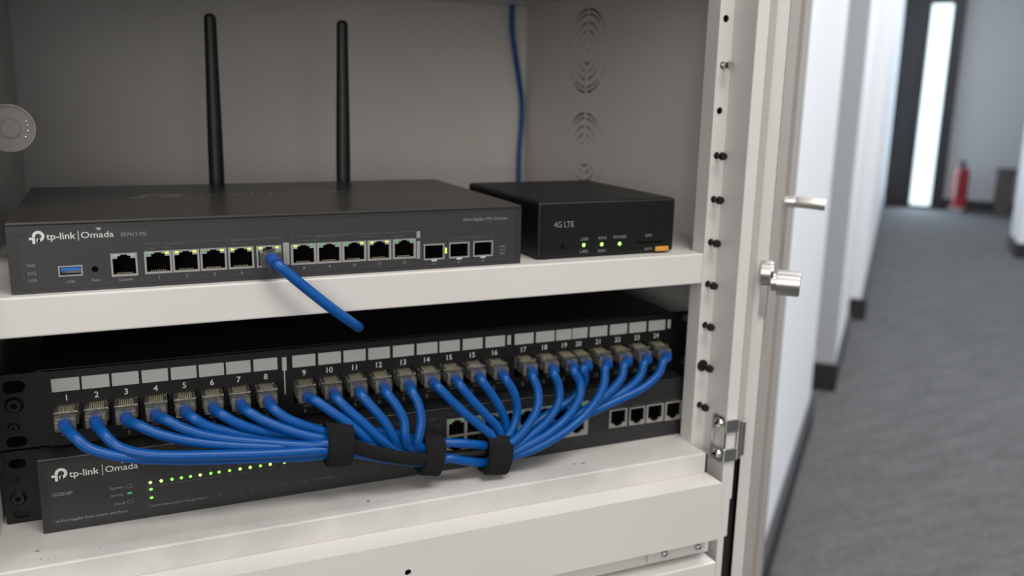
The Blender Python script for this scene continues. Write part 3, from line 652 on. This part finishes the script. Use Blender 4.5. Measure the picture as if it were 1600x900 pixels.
# ================================================================== PATCH CABLES
CABLES = {
    1: [[24.2, -3.0, -82.2], [30.9, -6.0, -88.4], [43.6, -8.0, -93.8], [59.9, -9.0, -97.8], [83.8, -9.0, -102.3], [119.7, -9.0, -106.6], [146.1, -9.0, -109.9], [162.5, -9.0, -110.7], [177.1, -8.0, -112.5], [199.0, -6.0, -120.1], [229.9, -6.0, -128.4], [241.3, -9.0, -125.4], [252.5, -9.0, -128.9], [267.1, -7.0, -133.4], [276.8, -6.0, -133.0]],
    2: [[39.1, -3.0, -82.8], [44.6, -6.0, -88.9], [55.2, -10.0, -93.2], [71.7, -13.0, -96.1], [97.6, -14.0, -99.2], [130.1, -15.0, -102.6], [161.3, -15.0, -105.2], [176.0, -13.0, -107.8], [198.0, -10.0, -114.0], [224.0, -8.0, -121.3]],
    3: [[56.3, -2.0, -79.4], [66.0, -5.0, -84.7], [81.1, -7.0, -90.4], [101.9, -9.0, -95.5], [127.2, -10.0, -100.4], [146.1, -10.0, -103.6], [162.4, -10.0, -104.8], [177.2, -8.0, -108.2], [199.3, -5.0, -115.3], [223.5, -3.0, -123.3]],
    4: [[71.0, -2.0, -77.9], [79.2, -5.0, -83.0], [91.7, -7.0, -88.8], [109.3, -8.0, -94.1], [131.2, -9.0, -98.9], [149.6, -12.0, -101.7], [161.4, -15.0, -101.1], [176.1, -13.0, -104.4], [198.5, -8.0, -112.2], [222.5, -6.0, -120.1]],
    5: [[85.6, -2.0, -78.7], [93.0, -3.0, -84.5], [102.9, -3.0, -89.0], [117.3, -3.0, -94.3], [136.0, -3.0, -99.1], [151.4, -3.0, -101.7], [164.0, -3.0, -103.5], [178.7, -2.0, -108.2], [200.8, 0.0, -114.8], [225.1, 2.0, -120.1]],
    6: [[101.3, -2.0, -78.4], [109.5, -4.0, -84.4], [121.1, -4.0, -90.4], [136.1, -3.0, -95.8], [151.8, -1.0, -100.0], [164.7, 0.0, -101.8], [179.2, 0.0, -107.3], [201.3, 2.0, -112.2], [225.1, 2.0, -118.3]],
    7: [[116.6, -2.0, -78.8], [124.9, -5.0, -84.5], [137.3, -8.0, -90.8], [150.2, -10.0, -96.4], [162.6, -10.0, -100.2], [177.8, -6.0, -104.8], [194.3, -1.0, -106.9], [212.1, 2.0, -111.5], [230.6, -4.0, -117.2], [239.7, -7.0, -115.2], [252.4, -9.0, -116.7], [268.3, -7.0, -121.2]],
    8: [[131.2, -2.0, -78.6], [138.0, -5.0, -84.6], [147.3, -6.0, -90.0], [157.1, -5.0, -95.1], [163.7, -5.0, -97.7], [178.8, -2.0, -103.5], [195.1, 2.0, -104.7], [212.4, 3.0, -109.7], [225.4, 3.0, -116.0]],
    9: [[156.2, -2.0, -76.5], [165.0, -6.0, -83.3], [176.1, -9.0, -92.4], [185.7, -10.0, -102.3], [197.0, -6.0, -114.1], [208.1, -4.0, -120.5], [223.5, -3.0, -124.2]],
    10: [[170.0, -2.0, -77.3], [176.9, -6.0, -84.8], [186.1, -9.0, -94.2], [196.5, -11.0, -105.6], [206.9, -8.0, -115.2], [222.5, -6.0, -121.9]],
    11: [[185.4, -2.0, -76.7], [191.2, -6.0, -84.1], [198.5, -9.0, -93.8], [203.5, -10.0, -103.5], [209.3, -7.0, -113.4], [223.2, -4.0, -120.1]],
    12: [[201.8, -2.0, -77.4], [206.9, -6.0, -84.8], [211.4, -9.0, -95.1], [211.6, -11.0, -105.6], [215.1, -9.0, -113.4], [224.9, -8.0, -118.8]],
    13: [[218.7, -2.0, -78.6], [221.7, -6.0, -85.9], [222.9, -9.0, -96.2], [220.9, -11.0, -105.7], [220.1, -11.0, -111.6], [225.4, -9.0, -117.2]],
    14: [[236.0, -2.0, -77.2], [243.4, -5.0, -85.8], [255.2, -7.0, -98.2], [266.3, -8.0, -108.3], [272.0, -9.0, -114.1], [274.4, -8.0, -123.5]],
    15: [[251.1, -2.0, -77.6], [258.1, -5.0, -87.2], [267.9, -6.0, -98.8], [276.8, -6.0, -109.1], [279.7, -6.0, -115.9], [278.5, -5.0, -125.3]],
    16: [[266.9, -2.0, -76.8], [274.4, -3.0, -87.7], [281.7, -3.0, -100.3], [285.1, -2.0, -110.8], [284.3, -1.0, -118.4], [280.7, -2.0, -125.9]],
    17: [[284.0, -2.0, -77.4], [289.4, -4.0, -86.9], [292.5, -4.0, -99.6], [290.0, -5.0, -110.8], [283.6, -7.0, -118.4], [276.7, -7.0, -124.3]],
    18: [[304.3, -2.0, -78.4], [307.0, -5.0, -86.9], [305.9, -8.0, -98.1], [299.5, -10.0, -108.0], [289.4, -12.0, -116.9], [280.1, -12.0, -121.9], [273.2, -11.0, -124.5]],
    19: [[320.3, -2.0, -77.9], [323.6, -4.0, -87.3], [322.5, -6.0, -98.6], [313.5, -8.0, -109.7], [301.2, -9.0, -117.8], [289.5, -9.0, -124.5], [275.9, -8.0, -127.4]],
    20: [[335.6, -2.0, -77.7], [339.9, -4.0, -86.4], [338.3, -7.0, -96.5], [327.7, -10.0, -108.1], [312.3, -12.0, -117.4], [295.7, -11.0, -124.6], [283.4, -9.0, -129.6], [275.4, -8.0, -130.1]],
    21: [[343.7, -1.0, -78.0], [346.6, 1.0, -85.0], [345.0, 3.0, -93.0], [336.7, 4.0, -101.8], [325.8, 4.0, -107.1], [314.0, 3.0, -112.3], [300.6, 0.0, -119.3], [287.8, -2.0, -124.6], [278.8, -2.0, -125.6]],
    22: [[360.6, -2.0, -79.0], [358.8, -5.0, -87.8], [352.5, -8.0, -97.9], [340.2, -11.0, -108.5], [323.6, -13.0, -117.7], [303.9, -12.0, -126.4], [285.3, -8.0, -131.6], [277.7, -5.0, -132.6]],
    23: [[376.1, -2.0, -78.4], [373.3, -4.0, -86.5], [364.8, -5.0, -94.7], [349.8, -5.0, -104.3], [335.9, -5.0, -111.0], [318.8, -5.0, -119.5], [302.8, -4.0, -127.0], [287.5, -3.0, -131.2], [278.9, -2.0, -130.7]],
    24: [[392.6, -2.0, -78.7], [389.8, -3.0, -86.7], [380.7, -3.0, -95.3], [364.3, -2.0, -102.8], [347.0, -1.0, -108.1], [332.5, 0.0, -113.7], [315.3, 0.0, -121.3], [300.8, 0.0, -126.8], [289.2, 1.0, -130.2], [281.1, 1.0, -129.9]],
    25: [[408.9, -2.0, -79.0], [404.3, -4.0, -87.1], [391.8, -5.0, -95.5], [372.0, -5.0, -102.3], [350.6, -4.0, -109.5], [332.6, -5.0, -115.7], [313.5, -6.0, -124.5], [298.6, -5.0, -130.7], [287.6, -3.0, -134.9], [280.9, -2.0, -134.8]],
}
GWC = [[133.6, -6.0, 14.1], [135.1, -14.0, 11.7], [141.0, -16.0, 6.2], [151.5, -17.0, -3.7], [165.8, -18.0, -16.5], [176.8, -16.0, -25.7], [183.4, -8.0, -31.5], [186.7, 12.0, -35.6], [191.9, 40.0, -42.2]]
TIE1 = [[160.5, -8.0, -103.2], [176.1, -8.0, -104.2]]
TIE2 = [[223.3, -5.0, -119.8], [237.0, -6.0, -122.8]]
TIE3 = [[267.4, -6.0, -126.5], [282.8, -6.0, -127.0]]
SLEEVE = [[174.8, -15.0, -103.4], [187.9, -17.0, -109.7], [204.2, -17.0, -115.6], [219.0, -17.0, -119.6], [226.2, -12.0, -121.8]]
SLEEVE2 = [[236.8, -4.0, -124.9], [251.7, -5.0, -125.4], [268.2, -5.0, -126.1]]
BACK = [[446.6, 372.0, 209.8], [447.0, 372.0, 195.7], [447.4, 372.0, 174.3], [451.7, 372.0, 148.3], [457.8, 374.0, 121.9], [462.3, 376.0, 98.4], [462.2, 376.0, 71.0], [459.7, 374.0, 43.5], [458.9, 372.0, 8.7], [458.5, 370.0, -12.3]]
def ploc(x): return x
def plug(parent, x, y0, y1, z1, z0, w=12.6, dx=0.0):
    """clear modular plug from port mouth y0 (deep) to y1 (towards the viewer), top z1, bottom z0; dx = sideways pull at its end"""
    a = w/2
    def slant(b):
        b.v = [(vx+dx*max(0, 31-vy)/(31-y1), vy, vz) for vx, vy, vz in b.v]; return b
    b = B()
    b.box(x-a, x+a, y1+8, y0, z0+1.6, z1, .5)
    b.box(x-a+.8, x+a-.8, y1, y1+8.2, z0+.6, z1-.9, .9)
    b.box(x-a-.1, x+a+.1, y1+7.4, y1+8.6, z1-.4, z1+.3, .2)
    p = mk('clear_plug', slant(b), 'plug', parent)
    b = B()
    for k in range(8):
        xx = x-3.57+k*1.02; b.box(xx-.25, xx+.25, y1+9.5, y0-2, z1-1.3, z1+.02)
    mk('contact_pins', slant(b), 'gold', p)
    b = B(); b.box(x-a+1.2, x+a-1.2, y1+2, y1+7.5, z0+1.6, z1-3.4, .6); mk('wire_clamp', slant(b), 'clamp', p)
    b = B(); b.add([(x-2.8, y1+4, z0-3.0), (x+2.8, y1+4, z0-3.0), (x+2.8, y0-2, z0+.6), (x-2.8, y0-2, z0+.6), (x-2.8, y1+4, z0-2.0), (x+2.8, y1+4, z0-2.0), (x+2.8, y0-2, z0+1.4), (x-2.8, y0-2, z0+1.4)],
          [(0,3,2,1), (4,5,6,7), (0,1,5,4), (1,2,6,5), (2,3,7,6), (3,0,4,7)]); mk('latch_clip', slant(b), 'plug', p)
where = {1: 'port 1, far left, looping lowest under the others', 2: 'port 2, sweeping down in a long arc', 3: 'port 3 on the left', 4: 'port 4 on the left', 5: 'port 5 on the left', 6: 'port 6 on the left',
         7: 'port 7, crossing in front of its neighbours', 8: 'port 8, last of the left group', 9: 'port 9, first of the middle group', 10: 'port 10', 11: 'port 11', 12: 'port 12', 13: 'port 13, hanging straight down to the middle tie',
         14: 'port 14, slanting right to the right-hand tie', 15: 'the first of two ports numbered 15', 16: 'the second of two ports numbered 15', 17: 'port 16, last of the middle group', 18: 'port 17, first of the right group',
         19: 'port 18', 20: 'port 19', 21: 'port 20, mostly hidden behind its left neighbour', 22: 'port 21', 23: 'port 22', 24: 'port 23', 25: 'port 24, at the far right end'}
for i, x in enumerate(PORT_X):
    k = i+1
    t = empty('patch_cable', (x, 9, -79), 'blue patch cable with clear plug in ' + where[k], 'patch cable', 'patch cables plugged into the patch panel')
    w = 12.8 if k not in (20, 21) else 10.6
    dx = -0.6 - 3.0*(x/423.4)
    plug(t, x, 38, 11.5, -74.2, -84.0, w, dx)
    xe = x+dx; v = Vector(CABLES[k][0])
    path = [(xe-.1*dx, 18, -79), (xe, 9.5, -79.0), (xe+(v.x-xe)*.35, 4.0, -79.4+(v.z+79.4)*.3)] + CABLES[k]
    b = B(); b.tube(path, 3.05, 16, 1.6); mk('cable_jacket', b, 'cable', t)
    b = B(); b.tube([(xe, 15, -79), (xe, 9.5, -79.0), (xe+(v.x-xe)*.3, 4.6, -79.2+(v.z+79.2)*.25)], 3.45, 18, 1.0); mk('boot', b, 'boot', t)
# the single cable in the gateway
t = empty('patch_cable', (133.4, 0, 13), 'blue patch cable plugged into the gateway, hanging over the shelf front', 'patch cable')
b = B(); b.box(127.6, 139.2, -9, 6, 9.2, 17.4, .6); p = mk('clear_plug', b, 'plug', t)
b = B()
for k in range(8): xx = 133.4-3.57+k*1.02; b.box(xx-.26, xx+.26, -3, 4, 15.6, 17.0)
mk('contact_pins', b, 'gold', p)
b = B(); b.tube([(133.4, 0, 13.6), (133.4, -6, 13.8)] + GWC, 3.1, 16, 1.6); mk('cable_jacket', b, 'cable', t)
b = B(); b.tube([(133.4, -5, 13.8), (133.5, -11, 13.4), (134.6, -15, 11.6)], 3.6, 18, 1); mk('boot', b, 'boot', t)
# blue cable in the back corner
b = B(); b.tube(BACK, 2.7, 14, 3); mk('network_cable', b, 'cable', None, 'dark blue cable hanging down the back right corner of the cabinet', 'cable')

# hook-and-loop ties
def tie(p0, p1, rz, ry, label, drift=0):
    p0, p1 = Vector(p0), Vector(p1); n = 40; d = (p1-p0)
    t = empty('cable_tie', (p0+p1)/2, label, 'cable tie', 'hook and loop ties round the patch cables')
    ax = d.normalized(); u = ax.cross(Vector((0, 1, 0))).normalized(); w = Vector((0, 1, 0)); w = (w-ax*w.dot(ax)).normalized()
    b = B(); vs = []; prof = [(0, 0), (0.02, .5), (.5, .75), (.98, .5), (1, 0), (.98, -1.4), (.5, -1.5), (.02, -1.4)]
    for i in range(n):
        a = 2*math.pi*i/n; ca, sa = math.cos(a), math.sin(a)
        for q, o in prof:
            e = ca
            vs.append(p0 + d*q + u*(e*(rz+o)) + w*((abs(sa)**.7)*(1 if sa > 0 else -1)*(ry+o)))
    m_ = len(prof)
    fs = [(i*m_+k, i*m_+(k+1) % m_, ((i+1) % n)*m_+(k+1) % m_, ((i+1) % n)*m_+k) for i in range(n) for k in range(m_)]
    b.add(vs, fs, True); mk('tie_band', b, 'velcro', t)
    # overlapping end of the strap on the viewer's side
    vs = []
    for i in range(12):
        a = math.radians(200 + 9.5*i); e = math.cos(a)
        for q, o in ((.06, .5), (.06, 1.7), (.94, 1.7), (.94, .5)): vs.append(p0 + d*q + u*(e*(rz+o)) + w*((abs(math.sin(a))**.7)*(1 if math.sin(a) > 0 else -1)*(ry+o)))
    b = B(); b.add(vs, [(i*4+k, i*4+(k+1) % 4, i*4+4+(k+1) % 4, i*4+4+k) for i in range(11) for k in range(4)] + [(0, 1, 2, 3), (44, 47, 46, 45)])
    mk('strap_end', b, 'velcro', t)
tie((160.9, -8, -103.6), (177.0, -8, -104.8), 12.6, 11.0, 'black hook-and-loop tie round the left cable bundle, leftmost of three')
tie((223.0, -5, -120.6), (236.8, -5, -123.2), 12.2, 11.0, 'black hook-and-loop tie in the middle, below port 14')
tie((266.6, -6, -126.2), (284.0, -6, -129.0), 12.6, 11.6, 'black hook-and-loop tie furthest right, where the right-hand cables gather')
b = B(); b.tube(SLEEVE, 3, 18, 2, flat=(4.4, 2.4)); mk('cable_sleeve', b, 'velcro', None, 'flat black strap running from the left tie to the middle tie', 'strap')
b = B(); b.tube(SLEEVE2, 2.8, 14, 2); mk('cable_sleeve', b, 'sleeve', None, 'short black cable between the middle tie and the right tie', 'cable')
